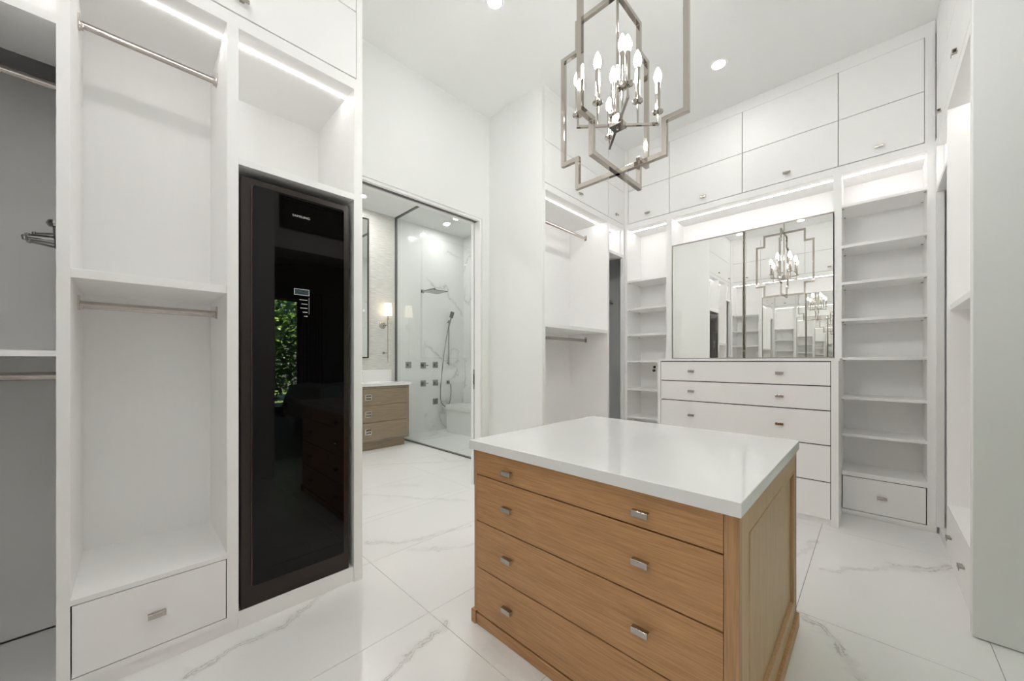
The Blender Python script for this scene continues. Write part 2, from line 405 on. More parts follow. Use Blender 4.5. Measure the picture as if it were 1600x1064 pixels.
def corner_closet(label, loc, rz, w, rails, post_first=False, depth=.55):
    # narrow bay whose space runs on into the corner: lit box on top, hanging rails below
    t = thing('corner_closet', label, 'closet', loc, rz, 'corner closet bays')
    def K(x0, x1, *a):
        return B(w-x1, w-x0, *a) if post_first else B(x0, x1, *a)
    K(0, .012, 0, depth, KZ, Z_UB-.004).build('side_panel', 'white', t)
    K(w-.03, w, 0, .04, KZ, Z_UB-.004).build('corner_post', 'white', t)
    K(.012, w-.03, 0, depth, Z_NT, Z_UB-.004).build('top_panel', 'white', t)
    K(.012, w-.03, 0, .33, 2.600, 2.632).build('box_floor', 'white', t)
    K(.012, w-.03, .318, .33, 2.632, Z_NT).build('box_back', 'melamine', t)
    K(w-.042, w-.03, .04, .318, 2.632, Z_NT).build('box_side', 'melamine', t)
    o = K(.016, w-.046, .115, .125, Z_NT-.004, Z_NT+.002).build('led_strip', 'led', t); o['label'] = 'glowing white light strip'
    K(.012, w, RK, depth, 0, KZ).build('plinth', 'white', t)
    for (y, z, x0, x1) in rails: rail(t, x0, x1, y, z)
    return t

def upper_cabinet(label, loc, rz, w, depth=.5):
    t = thing('upper_cabinet', label, 'cabinet', loc, rz, 'tall white upper cabinets')
    B(0, w, .0225, depth, Z_UB, Z_UT).build('body', 'gap' if False else 'white', t)
    B(.002, w-.002, .0205, .0225, Z_UB+.001, Z_UT-.001).build('joint_shade', 'gap', t)  # dark sheet: shade of the door gaps put into colour
    g = .0030
    for k, (a, b) in enumerate(((Z_UB, Z_UM), (Z_UM, Z_UT))):
        d = B(g, w-g, 0, .0195, a+g, b-g).build('door', 'white', t, .0012)
        if k == 0: pull(d, w/2, a + .07)
    return t

def shelf_tower(label, loc, rz, w, left, right, zs, drawer_on=True, depth=.39):
    t = thing('shelf_tower', label, 'shelving', loc, rz, 'open shelf towers')
    shell(t, w, depth, left, right, kz=.026)
    led(t, left + .004, w - right - .004)
    for z in zs: shelf(t, left, w - right, z, depth - .012)
    B(left, w-right, 0, depth-.012, .338, .376).build('drawer_deck', 'white', t)
    recess(t, left, w-right, .055, .338)
    B(left, w-right, .001, .05, .026, .048).build('bottom_rail', 'white', t)
    drawer(t, left, w-right, .048, .338, [w/2 - .5*(right-left)], depth=.33, g=.0062)
    return t

def mirror_niche(label, loc, rz, w):
    t = thing('mirror_niche', label, 'niche', loc, rz)
    for x0, x1 in ((0, .034), (w-.034, w)): B(x0, x1, 0, .39, 1.344, Z_UB-.004).build('side_panel', 'white', t)
    B(.034, w-.034, .378, .39, 1.348, Z_UB-.004).build('back_panel', 'melamine', t)
    B(.034, w-.034, 0, .378, Z_NT, Z_UB-.004).build('top_panel', 'white', t)
    led(t, .038, w-.038)
    return t
def mirror_cabinet(label, loc, rz, w, h, split):
    t = thing('mirror_cabinet', label, 'mirror', loc, rz)
    B(.002, w-.002, .030, .36, 0, h).build('body', 'white', t)
    B(split-.02, split+.02, .027, .0305, 0, h).build('gap_shade_strip', 'dark_metal', t)  # dark strip painting the shade in the gap between the doors
    for x0, x1 in ((0, split-.005), (split+.005, w)):
        f = .010
        d = MB().box(x0, x1, 0, .026, h-f, h).box(x0, x1, 0, .026, 0, f).box(x0, x0+f, 0, .026, f, h-f).box(x1-f, x1, 0, .026, f, h-f).build('door_frame', 'bronze', t, .001)
        B(x0+f, x1-f, .006, .020, f, h-f).build('mirror_glass', 'mirror', d)
    c = MB().lathe([(.004, 0), (.004, .03)], (split, -.004, .06), 10).box(split-.010, split+.010, -.004, .002, .066, .084).build('latch', 'nickel', t)
    return t
def dresser(label, loc, rz, w, depth, lp, rp):
    t = thing('dresser', label, 'dresser', loc, rz)
    H = 1.342
    MB().box(0, lp, 0, depth, 0.0, H-.022).build('side_panel', 'white', t, .001)
    MB().box(w-rp, w, 0, depth, 0.0, H-.022).build('side_panel', 'white', t, .001)
    tp = MB().box(-.008 if depth > .35 else .012, w+.008 if depth > .35 else w-.022, -.006, depth, H-.022, H)
    if depth > .35: tp.box(.03, w-.03, depth, depth+.36, H-.022, H)
    tp.build('top', 'white', t)
    B(lp, w-rp, .02, .036, 0, .045).build('toe_kick', 'white', t)
    B(lp+.002, w-rp-.002, .024, depth, .045, H-.024).build('joint_shade', 'gap', t)  # dark block: shade behind the drawer gaps put into colour
    zs = [.045, .346, .641, .920, 1.118, 1.316]
    for a, b in zip(zs, zs[1:]):
        drawer(t, lp, w-rp, a, b, [.339, 1.059], depth=.03, pz=(a+b)/2)
    return t

# ---- left wall, bays beside the steam cabinet
R90 = PI/2
ya, yb = -.188, .342
hanging_closet('white open closet bay with two rails, single drawer, beside the black clothes-care cabinet', (XL, ya, 0), R90, yb-ya)
wC = ya - YO
cc = corner_closet('white corner closet bay holding a chrome swivel rack on its panel', (XL, YO, 0), R90, wC, [(.33, 2.515, -.55, wC-.012), (.33, 1.255, -.55, wC-.012)], True)
B(-.55, wC-.012, .006, .55, 1.338, 1.360).build('shelf', 'white', cc)
B(-.6, wC-.012, .552, .564, .07, 2.6).build('back_panel', 'melamine', cc)

ap = thing('appliance_closet', 'white lit closet niche built around the black clothes-care cabinet', 'closet', (XL, yb, 0), R90)
wA = Y_UE - yb
shell(ap, wA, .62, .0225, .050, kick=False)
led(ap, .026, wA-.055)
B(.0225, wA-.05, .0, .608, 2.282, 2.318).build('shelf', 'white', ap, .0015)
B(.0225, wA-.05, .012, .608, 0, .088).build('platform', 'white', ap, .002)
B(wA-.05, wA, -.004, .018, 0, KZ).build('toe_cap', 'white', ap)
B(wA-.05, wA, .62, XL-WL-.002, 0, Z_UB-.004).build('end_panel', 'white', ap)

upper_cabinet('wide upper cabinet with two stacked doors above the black clothes-care cabinet', (XL, ya, 0), R90, Y_UE-ya-.035)
upper_cabinet('narrow upper cabinet above the corner bay that holds the swivel rack', (XL, YO, 0), R90, ya-YO)
endp = B(WL+.002, XL-.0, Y_UE-.035, Y_UE, Z_UB-.004, HC).build('trim_3', 'white'); endp['kind'] = 'structure'
struct('trim_4', B(XL-.03, XL-.002, YO, Y_UE-.035, Z_UT, HC), 'white')

# ---- left wall beyond the bathroom door
yc0 = YC + .035
hanging_closet('white open closet bay between the wall return and the lit corner niche', (XL, yc0, 0), R90, 3.905-yc0, left=.012)
corner_closet('white corner closet bay beside the shelf tower with the keyed dresser', (XL, 3.905, 0), R90, YB-3.905, [(.50, 2.17, .02, .985)])
upper_cabinet('upper cabinet with two stacked doors next to the wall return', (XL, yc0, 0), R90, 3.895-yc0)
upper_cabinet('narrow upper cabinet in the corner above the small lit box', (XL, 3.895, 0), R90, YB-.025-3.895)
struct('trim_5', B(XL-.03, XL-.002, yc0, YB, Z_UT, HC), 'white')
struct('trim_6', MB().box(XL-.03, XL, YB-.025, YB+.02, Z_UB-.004, HC).box(XL, XL+.045, YB+.002, YB+.03, Z_UB-.004, HC), 'white')

# ---- back wall and its twin opposite
def long_wall(y, rz, sgn, words):
    X = lambda a, b: (a if sgn > 0 else b)
    tops = [2.668, 2.318, 2.000, 1.684, 1.350, 1.012, .696]
    shelf_tower(words[0], (X(-2.2165, -1.676), y, 0), rz, .5405, X(.0325, .027), X(.027, .0325), [2.308, 1.968, 1.648, 1.325, .980, .640])
    shelf_tower(words[1], (X(-.2155, .349), y, 0), rz, .5645, X(.0215, .049), X(.049, .0215), tops)
    mirror_niche(words[2], (X(-1.676, -.2155), y, 0), rz, 1.4605)
    mirror_cabinet(words[3], (X(-1.640, -.2405), y, 1.344), rz, 1.3995, 1.286, .712 if sgn > 0 else .6875)
    dresser(words[4], (-1.634 if sgn > 0 else -.2165, y - (.398 if sgn > 0 else 0.0), 0), rz, 1.440 if sgn > 0 else 1.4315, .394 if sgn > 0 else .34, .030, .046)
    xs = [-2.170, -1.668, -.942, -.216, .288]
    for a, b, lab in zip(xs, xs[1:], words[5:9]):
        upper_cabinet(lab, (X(a, b), y, 0), rz, b-a)
long_wall(YB, 0, 1, ['open shelf tower beside the dresser with keys, next to the lit corner box',
    'open shelf tower with a bottom drawer between mirror cabinet and entry closets',
    'lit white niche surrounding the mirror cabinet over the dresser with keys', 'wide two-door mirror cabinet standing on the dresser with keys',
    'white five-drawer dresser with keys in its side, below the wide mirror doors',
    'upper cabinet over the open shelf tower next to the corner box', 'upper cabinet over the mirror door next to the corner shelf tower',
    'upper cabinet over the mirror door next to the entry-side shelf tower', 'upper cabinet over the shelf tower near the entry closets'])
long_wall(YO, PI, -1, ['open shelf tower in the mirrored wall, beside the swivel rack corner', 'open shelf tower at the entry end of the opposite mirror wall',
    'lit white niche round the opposite mirror cabinet, seen in the mirror', 'two-door mirror cabinet on the opposite wall, seen in the mirror',
    'white five-drawer dresser on the opposite wall below its mirror doors', 'upper cabinet over the opposite shelf tower by the swivel rack corner',
    'upper cabinet over the opposite mirror door next to the shelf tower', 'upper cabinet over the opposite mirror door away from the corner', 'upper cabinet over the opposite shelf tower near the entry'])
struct('trim_7', B(-2.170, XR+.0, YB+.002, YB+.03, Z_UT, HC), 'white')
struct('trim_8', B(.288, XR-.002, YB+.002, YB+.03, Z_UB-.004, Z_UT), 'white')
struct('trim_9', B(XL+.05, XR, YO-.03, YO-.002, Z_UT, HC), 'white')
struct('trim_10', MB().box(XL, -2.170, YO-.03, YO-.002, Z_UB-.004, HC).box(.288, XR, YO-.03, YO-.002, Z_UB-.004, Z_UT), 'white')

# ---- right wall (entry side)
ycr = 3.705
hanging_closet('white open closet bay with two-pull drawer behind the entry wall', (XR, ycr, 0), -R90, ycr-2.862, npull=2)
cr = corner_closet('white corner closet bay between the entry closet and the shelf tower with drawer', (XR, YB-.002, 0), -R90, YB-.002-ycr, [], True)
upper_cabinet('upper cabinet over the two-pull drawer bay by the entry', (XR, ycr, 0), -R90, ycr-2.862)
upper_cabinet('upper cabinet in the corner over the entry-side corner bay', (XR, YB-.03, 0), -R90, YB-.03-ycr)
struct('trim_11', B(XR+.002, XR+.03, 2.862, YB, Z_UT, HC), 'white')
# ---- swivel rack on the corner panel
rk = thing('swivel_rack', 'chrome swivel tie rack with five arms on the corner closet panel', 'rack', (-2.58, -.204, 1.86))
RD = Vector((0, -1, 0))
MB().lathe([(.016, 0), (.016, .004), (.011, .006)][::-1], (0, .002, .03), 16, 'y').build('mount_plate', 'steel', rk, smooth=True)
MB().tube([(0, -.028, .052), (0, -.027, .02), (0, -.026, 0), (0, -.026, -.045)], [.011, .010, .009, .007], 12).tube([(0, .004, .03), (0, -.026, .03)], .007, 10).build('pivot', 'steel', rk, smooth=True)
MB().lathe([(.0, 0), (.020, .005), (.028, .018), (.022, .032), (.0, .038)], (.0, -.030, .044), 18).build('cap', 'steel', rk, smooth=True)
for k in range(5):
    an = math.radians(-40 + 20*k); d = Vector((math.sin(an), -math.cos(an), 0))
    z = .020 - .015*k
    p0 = Vector((0, -.026, z)); p1 = p0 + d*.088
    MB().tube([p0, p1], .0045, 8).lathe([(.0, -.009), (.0075, -.005), (.009, 0), (.0075, .005), (.0, .009)], tuple(p1), 12).build('arm', 'steel', rk, smooth=True)

# ---- keys in the dresser's side lock
kx = -1.6345
ky = thing('key_set', 'two black-headed keys hanging from the lock in the dresser side', 'keys', (kx, 3.935, 1.25))
MB().lathe([(.009, 0), (.009, -.007)], (0, 0, 0), 14, 'x').build('lock_barrel', 'chrome', ky, smooth=True)
MB().box(-.046, -.005, -.0015, .0015, -.004, .004).build('key_blade', 'chrome', ky)
MB().lathe([(.0, -.003), (.015, -.003), (.015, .003), (.0, .003)], (-.052, 0, .004), 14, 'y').build('key_head', 'black', ky, smooth=True)
MB().lathe([(.0, -.003), (.016, -.003), (.016, .003), (.0, .003)], (-.062, .008, -.032), 14, 'y').build('spare_key_head', 'black', ky, smooth=True)
MB().tube([(-.060, .004, -.008), (-.068, .008, -.048), (-.066, .008, -.08)], .002, 6).build('key_ring', 'chrome', ky)

# ------------------------------------------------------------------ clothes-care cabinet
cc_ = thing('clothes_care_cabinet', 'tall black glass clothes-care cabinet with small display in the white niche', 'appliance', (XL, yb+.030, .088), R90)
Wf, Hf, yf = .533, 2.150, .012
B(0, Wf, yf+.045, .60, .012, Hf-.004).build('body', 'brown', cc_, .004)
dr = B(.002, Wf-.002, yf, yf+.040, .0, Hf).build('door', 'brown', cc_, .006, seg=3)
def rrect(x0, x1, z0, z1, r, n=6):
    pts = []
    for cx, cz, a0 in ((x1-r, z1-r, 0), (x0+r, z1-r, 90), (x0+r, z0+r, 180), (x1-r, z0+r, 270)):
        for k in range(n+1):
            a = math.radians(a0 + 90*k/n); pts.append((cx + r*math.cos(a), cz + r*math.sin(a)))
    return pts
gp = MB().prism(rrect(.050, Wf-.036, .105, Hf-.035, .012), 'y', yf-.012, yf+.001).build('glass_panel', 'bglass', dr, .0015)
gp['label'] = 'glossy black mirror glass'
MB().box(.046, .049, yf-.010, yf, .11, Hf-.04).build('edge_trim', 'trimline', dr)
foot = MB()
for fx in (.05, Wf-.05): foot = MB().lathe([(.02, 0), (.02, .014)], (fx, .10, -.002), 12).build('foot', 'black', cc_)
def text_mesh(body, size, name, mat):
    cu = bpy.data.curves.new(name, 'FONT'); cu.body = body; cu.size = size; cu.align_x = 'CENTER'; cu.align_y = 'CENTER'; cu.extrude = .0003
    o = bpy.data.objects.new(name, cu); col.objects.link(o)
    bpy.context.view_layer.update()
    me = bpy.data.meshes.new_from_object(o.evaluated_get(bpy.context.evaluated_depsgraph_get()))
    bpy.data.objects.remove(o); bpy.data.curves.remove(cu)
    me.materials.clear(); me.materials.append(M[mat]); me.name = name
    return me
lx, lz = .642 - (yb+.03), 2.10 - .088
lg = link('brand_lettering', text_mesh('SAMSUNG', .0165, 'brand_lettering', 'print'), dr, (lx, yf-.0125, lz), (PI/2, 0, 0)); lg.scale = (1.15, 1, 1)
dx0, dz0 = .607 - (yb+.03), 1.676 - .088
ds = B(dx0, dx0+.075, yf-.0128, yf-.0118, dz0, dz0+.034).build('display_frame', 'print', dr)
B(dx0+.003, dx0+.072, yf-.0134, yf-.0126, dz0+.003, dz0+.031).build('display_screen', 'screen', ds)
for k, wk in enumerate((.040, .030, .036, .024, .018)):          # too small to read in the photo: plain marks
    B(dx0+.066-wk, dx0+.066, yf-.0126, yf-.0120, dz0-.026-.022*k, dz0-.0225-.022*k).build('control_mark', 'print', dr)
B(dx0+.073, dx0+.0742, yf-.0126, yf-.0120, dz0-.10, dz0-.01).build('control_line', 'print', dr)

# ------------------------------------------------------------------ island
IX0, IX1, IY0, IY1 = -1.450, -.274, 1.215, 2.312
isl = thing('island', 'honey oak closet island with four drawers on its front', 'island', ((IX0+IX1)/2, (IY0+IY1)/2, 0))
def I(x0, x1, y0, y1, z0, z1): return B(x0-(IX0+IX1)/2, x1-(IX0+IX1)/2, y0-(IY0+IY1)/2, y1-(IY0+IY1)/2, z0, z1)
I(IX0+.02, IX1-.03, IY0+.024, IY1-.02, .06, .876).build('carcass', 'gap', isl)  # carcass painted near-black as the shade in the drawer gaps
I(IX0, IX0+.020, IY0, IY1, .055, .880).build('side_panel', 'oak_v', isl, .001)
I(IX1-.040, IX1, IY0, IY0+.03, .055, .880).build('stile', 'oak_v', isl, .001)
I(IX0+.02, IX1, IY1-.02, IY1, .055, .880).build('back_panel', 'oak', isl)
# right side: frame, bead and sunk panel
ps = MB()
cx_, cy_ = (IX0+IX1)/2, (IY0+IY1)/2
def side(x0, x1, y0, y1, z0, z1, mb=None): return (mb or MB()).box(x0-cx_, x1-cx_, y0-cy_, y1-cy_, z0, z1)
S = .085
for a, b in ((IY0+.03, IY0+S+.03), (IY1-S, IY1-.001)): side(IX1-.028, IX1, a, b, .055, .880).build('side_stile', 'oak_sheen', isl, .001)
for a, b in ((.055, .150), (.790, .880)): side(IX1-.028, IX1, IY0+S+.03, IY1-S, a, b).build('side_rail', 'oak_sheen', isl, .001)
side(IX1-.030, IX1-.012, IY0+S+.03, IY1-S, .150, .790).build('sunk_panel', 'oak_sheen', isl)
bd = MB(); q0, q1, r0, r1, bt = IY0+S+.03, IY1-S, .150, .790, .010
side(IX1-.014, IX1+.003, q0, q0+bt, r0, r1, bd); side(IX1-.014, IX1+.003, q1-bt, q1, r0, r1, bd); side(IX1-.014, IX1+.003, q0+bt, q1-bt, r0, r0+bt, bd); side(IX1-.014, IX1+.003, q0+bt, q1-bt, r1-bt, r1, bd)
bd.build('panel_bead', 'oak_sheen', isl, .003)
# plinth
pl = MB()
side(IX0+.02, IX1-.03, IY0-.004, IY0+.02, 0, .052, pl); side(IX0-.012, IX0+.02, IY0-.012, IY0+.04, 0, .066, pl)
side(IX1-.035, IX1+.012, IY0-.012, IY0+.04, 0, .066, pl); side(IX0-.012, IX0+.012, IY0+.04, IY1+.012, 0, .066, pl)
side(IX1-.02, IX1+.012, IY0+.04, IY1+.012, 0, .066, pl); side(IX0+.012, IX1-.02, IY1-.02, IY1+.012, 0, .066, pl)
pl.build('plinth', 'oak', isl, .003)
zs = [.057, .286, .519, .750, .876]
for a, b in zip(zs, zs[1:]):
    g = .0028
    d = I(IX0+.0215, IX1-.0415, IY0-.001, IY0+.020, a+g, b-g).build('drawer', 'oak', isl, .0012)
    for px in (-1.205, -.565):
        p = pull(d, px-cx_, min((a+b)/2, a+.118) if b < .8 else (a+b)/2 - .012, IY0-.001-cy_)
B(-1.462-cx_, -.264-cx_, 1.190-cy_, 2.335-cy_, .878, .922).build('countertop', 'quartz', isl, .002)

# ------------------------------------------------------------------ chandelier
CX, CY = -.955, 1.770
ch = thing('chandelier', 'polished nickel lantern chandelier of two crossed stepped frames with eight candle bulbs', 'chandelier', (CX, CY, 2.293))
zb = 2.293
def Z(z): return z - zb
ho, hi, bw = .345, .246, .012
def frame_mesh(name, axis):
    mb = MB()
    loop = [(-hi, 2.305), (hi, 2.305), (hi, 2.467), (ho, 2.467), (ho, 3.075), (hi, 3.075), (hi, 3.237), (-hi, 3.237), (-hi, 3.075), (-ho, 3.075), (-ho, 2.467), (-hi, 2.467)]
    n = len(loop)
    # offset polyline inside and outside by the bar's half width
    def off(s):
        out = []
        for i in range(n):
            a, b, c = Vector(loop[i-1]), Vector(loop[i]), Vector(loop[(i+1) % n])
            d1, d2 = (b-a).normalized(), (c-b).normalized()
            n1, n2 = Vector((d1.y, -d1.x)), Vector((d2.y, -d2.x))
            out.append(b + (n1 + n2)*s)
        return out
    o, i_ = off(bw), off(-bw)
    vs = []
    for t in (-bw, bw):
        for ring in (o, i_):
            for p in ring: vs.append((p.x, t, Z(p.y)) if axis == 'x' else (t, p.x, Z(p.y)))
    fs = []
    for k in range(n):
        k2 = (k+1) % n
        A, Bq, Cq, D = k, n+k, 2*n+k, 3*n+k
        A2, B2, C2, D2 = k2, n+k2, 2*n+k2, 3*n+k2
        fs += [(A, A2, B2, Bq), (Cq, D, D2, C2), (A, Cq, C2, A2), (Bq, B2, D2, D)]
    mb.add(vs, fs)
    f = mb.build(name, 'polished', ch, .0015)
frame_mesh('lantern_frame', 'x'); frame_mesh('lantern_frame', 'y')
MB().tube([(0,0,Z(2.56)), (0,0,Z(HC-.02))], .007, 12).build('stem', 'polished', ch, smooth=True)
MB().lathe([(.0, 0), (.065, 0), (.065, -.014), (.05, -.022), (.0, -.024)], (0,0,Z(HC)), 24).build('canopy', 'polished', ch, smooth=True)
hub = MB().box(-.034, .034, -.034, .034, Z(2.535), Z(2.562)).box(-.02, .02, -.02, .02, Z(2.562), Z(2.60)).lathe([(.006, 0), (.006, -.008), (.0, -.010)], (0,0,Z(2.535)), 12)
hub.build('hub', 'polished', ch, .001)
ang = math.radians(41)
def candle(p, zc, hs, hb):
    x, y = p
    c = MB().tube([(x,y,Z(2.55)), (x,y,Z(zc))], .005, 8).lathe([(.0, 0), (.016, 0), (.027, .004), (.027, .009), (.014, .012), (.013, .014)], (x,y,Z(zc)), 20).build('candle_cup', 'polished', ch, smooth=True)
    MB().lathe([(.0125, 0), (.0125, hs)], (x,y,Z(zc)+.012), 14).build('candle_sleeve', 'polished', c, smooth=True)
    b = MB().lathe([(.008, 0), (.014, .10*hb), (.0195, .30*hb), (.0195, .45*hb), (.0145, .68*hb), (.007, .88*hb), (.001, hb)], (x,y,Z(zc)+.012+hs), 16).build('bulb', 'bulb', c, smooth=True)
    b['label'] = 'glowing candle bulb'
for k in range(4):
    a = ang + k*PI/2; d = Vector((math.cos(a), math.sin(a), 0))
    MB().obox((0,0,Z(2.549)) , d, .0065, .0055, .212).build('arm', 'polished', ch)
    candle((d.x*.206, d.y*.206), 2.605, .145, .082)
    candle((d.x*.103, d.y*.103), 2.665, .170, .092)

# ------------------------------------------------------------------ downlights
def downlight(label, x, y, z, mat, r=.052):
    t = thing('downlight', label, 'ceiling light', (x, y, z), 0, 'recessed downlights')
    MB().lathe([(r, -.002), (r+.016, -.004), (r+.018, 0), (r, .004)], (0,0,0), 28).build('trim_ring', 'ceil', t, smooth=True) if False else None
    seg = 28; vs = []; prof = [(r, .001), (r, -.004), (r+.014, -.005), (r+.018, .001)]
    m = MB()
    for (rr, h) in prof:
        for k in range(seg): vs.append((rr*math.cos(2*PI*k/seg), rr*math.sin(2*PI*k/seg), h))
    m.add(vs, [(i*seg+k, i*seg+(k+1)%seg, (i+1)*seg+(k+1)%seg, (i+1)*seg+k) for i in range(3) for k in range(seg)])
    m.build('trim_ring', 'ceil', t, smooth=True)
    o = MB().lathe([(r-.001, -.002), (r-.001, .001)], (0,0,0), 28).build('lens', mat, t); o['label'] = 'glowing lens'
for lab, x, y in (('recessed ceiling downlight before the wide mirror cabinet', -.973, 3.605), ('recessed ceiling downlight near the bathroom doorway wall', -1.966, 1.84),
                  ('recessed ceiling downlight by the opposite mirror wall', -.96, -.08), ('recessed ceiling downlight just inside the entry doorway', .05, 1.84),
                  ('recessed ceiling downlight by the swivel rack corner', -1.97, -.15), ('added unseen fill downlight between entry and opposite mirror wall', .05, -.1)):  # the last one is an unseen lamp added to fill the near area
    downlight(lab, x, y, HC, 'down')

# ------------------------------------------------------------------ bathroom
struct('wall_bath_vanity', B(XW-T, XW, -.55, YG-.012, 0, HB), 'grass')
struct('wall_shower', MB().box(XW-T, XW, YG-.012, YS+T, 0, HB), 'slab')
struct('wall_shower_end', B(XW, XB0, YS, YS+T, 0, HB), 'slab')
struct('wall_bath_near', B(XW-T, XB0, -.67, -.55, 0, HB), 'wall')
struct('ceiling_bath', B(XW-T, XB0, -.67, YS+T, HB, HB+.08), 'ceil')
bn = thing('shower_bench', 'marble shower bench with a projecting seat slab', 'bench', (-4.5, 4.37, 0))
B(-5.72+4.5, XB0+4.498, -.25, .308, .002, .42).build('bench_base', 'slab', bn)
B(-5.72+4.5, XB0+4.498, -.28, .308, .42, .505).build('seat_slab', 'slab', bn, .003)
sg = thing('shower_screen', 'clear frameless glass shower screen in dark channels', 'shower screen', (-4.5, YG, 0))
B(XW+4.512, XB0+4.49, -.005, .005, .016, HB-.014).build('glass_pane', 'glass', sg)
B(XW+4.5, XB0+4.5, -.020, .020, .002, .016).build('floor_channel', 'track', sg)
B(XW+4.5, XB0+4.5, -.020, .020, HB-.016, HB).build('ceiling_channel', 'track', sg)
B(XW+4.5, XW+4.516, -.020, .020, .016, HB-.016).build('wall_channel', 'track', sg)
hd = MB().tube([(.515, -.03, .95), (.515, -.03, 1.36)], .010, 10)
for z in (.99, 1.32): hd.tube([(.515, -.03, z), (.515, 0, z)], .007, 8)
hd.build('door_handle', 'chrome', sg, smooth=True)

# vanity
van = thing('vanity', 'taupe oak bathroom vanity with three drawers and white top', 'vanity', (XW+.005, 1.3, 0), R90)
vw, vd = 1.775, .645            # local x = world y - 1.3 ; front at local y = -vd
B(0, vw, -vd, 0, .125, .945).build('body', 'taupe', van, .002)
B(0, vw-.055, -vd+.05, 0, 0, .125).build('toe_kick', 'taupe', van)
B(-.03, vw+.035, -vd-.025, 0, .945, .988).build('countertop', 'quartz', van, .003)
B(1.28, vw+.03, -.02, 0, .988, 1.175).build('backsplash', 'quartz', van, .001)
B(0, 1.275, -.02, 0, .988, 1.175).build('backsplash', 'quartz', van, .001)
inl = MB(); ix0, ix1, iz0, iz1 = .95, vw-.04, .165, .915
inl.box(ix0, ix1, -vd-.002, -vd, iz1, iz1+.010).box(ix0, ix1, -vd-.002, -vd, iz0-.010, iz0).box(ix1, ix1+.010, -vd-.002, -vd, iz0-.01, iz1+.01).box(ix0-.01, ix0, -vd-.002, -vd, iz0-.01, iz1+.01)
inl.build('inlay_frame', 'bronze', van)
for a, b in zip((.168, .420, .672), (.418, .670, .912)):
    d = B(ix0+.003, ix1-.003, -vd-.010, -vd, a, b-.008).build('drawer', 'taupe', van, .0015)
    hx, hz = 1.105, (a+b)/2 - .005
    h = MB()
    for e in (-.045, .045): h.box(hx+e-.005, hx+e+.005, -vd-.024, -vd-.010, hz-.045, hz+.045)
    for e in (-.040, 0, .040): h.box(hx-.045, hx+.045, -vd-.024, -vd-.014, hz+e-.005, hz+e+.005)
    h.build('ring_pull', 'chrome', d, .001)
fa = thing('faucet', 'chrome basin faucet on the white vanity top', 'faucet', (XW+.12, 2.52, .988))
MB().lathe([(.022, 0), (.022, .01), (.014, .02), (.014, .12)], (0,0,0), 16).tube([(0,0,.12), (.01,0,.145), (.06,0,.15), (.13,0,.13)], .011, 10).build('spout', 'chrome', fa, smooth=True)
MB().tube([(0,-.02,.10), (0,-.07,.115)], .006, 8).build('lever', 'chrome', fa, smooth=True)
# wall mirror
bm_ = thing('vanity_mirror', 'tall black-framed mirror on grey grasscloth wall above the vanity', 'mirror', (XW+.002, 2.1, 1.37))
f0, f1, fh = -.55, .60, 2.27
MB().box(0, .035, f0, f1, 0, .014).box(0, .035, f0, f1, fh-.014, fh).box(0, .035, f0, f0+.014, .014, fh-.014).box(0, .035, f1-.014, f1, .014, fh-.014).build('frame', 'black', bm_)
B(0, .022, f0+.014, f1-.014, .014, fh-.014).build('mirror_glass', 'mirror', bm_)
# sconce
so = thing('wall_sconce', 'polished nickel wall sconce with tapered cream shade and long rod', 'wall lamp', (XW, 2.955, 1.92))
MB().lathe([(.0, .016), (.04, .014), (.055, .008), (.06, 0)][::-1], (0,0,0), 24, 'x').build('backplate', 'polished', so, smooth=True)
MB().tube([(.01,0,0), (.08,.03,0), (.10,.045,0)], .008, 8).build('arm', 'polished', so, smooth=True)
MB().tube([(.10,.045,-.62), (.10,.045,.20)], .006, 8).lathe([(.012, 0), (.016, .03), (.012, .06)], (.10,.045,.08), 14).build('rod', 'polished', so, smooth=True)
MB().lathe([(.0, -.022), (.018, -.014), (.023, 0), (.018, .014), (.0, .022)], (.03,.0,-.465), 14, 'x').tube([(0,0,-.465), (.09,.045,-.465)], .006, 8).build('knob', 'polished', so, smooth=True)
sh_ = MB(); seg = 28; vs = []
for (rr, h) in ((.070, .165), (.056, .365)):
    for k in range(seg): vs.append((.10+rr*math.cos(2*PI*k/seg), .045+rr*math.sin(2*PI*k/seg), h))
sh_.add(vs, [(k, (k+1)%seg, seg+(k+1)%seg, seg+k) for k in range(seg)])
sh_.build('lamp_shade', 'shade', so, smooth=True)
# shower fittings
rh = thing('rain_shower_head', 'square chrome rain shower head on a wall arm', 'shower head', (XW, 3.73, 2.60))
B(0, .008, -.03, .03, -.03, .03).build('wall_plate', 'gunmetal', rh, .001)
MB().box(.0, .40, -.011, .011, -.011, .011).box(.385, .405, -.01, .01, -.05, -.011).build('arm', 'gunmetal', rh, .001)
B(.24, .56, -.16, .16, -.064, -.05).build('head_plate', 'gunmetal', rh, .002)
def valve(label, y, z, lever):
    t = thing('shower_valve', label, 'valve', (XW, y, z), 0, 'square shower valves')
    B(0, .010, -.055, .055, -.055, .055).build('plate', 'gunmetal', t, .002)
    if lever: MB().box(.010, .055, -.022, .022, -.022, .022).box(.035, .050, .0, .085, -.009, .009).build('lever', 'gunmetal', t, .002)
    else: MB().lathe([(.0, .03), (.024, .028), (.026, .010)][::-1], (0,0,0), 18, 'x').build('nozzle', 'gunmetal', t, smooth=True)
for y, z, lv, lab in ((3.44, 1.25, 0, 'square body-jet plate at the screen end of the upper row'), (3.742, 1.24, 1, 'lever shower valve in the upper row of fittings'), (4.006, 1.247, 0, 'square body-jet plate in the upper row beside the hose'),
                      (3.742, .908, 1, 'lever shower valve in the lower row of fittings'), (4.006, .909, 0, 'square body-jet plate in the lower row beside the hose'), (4.006, .558, 0, 'lowest square body-jet plate, near the bench')):
    valve(lab, y, z, lv)
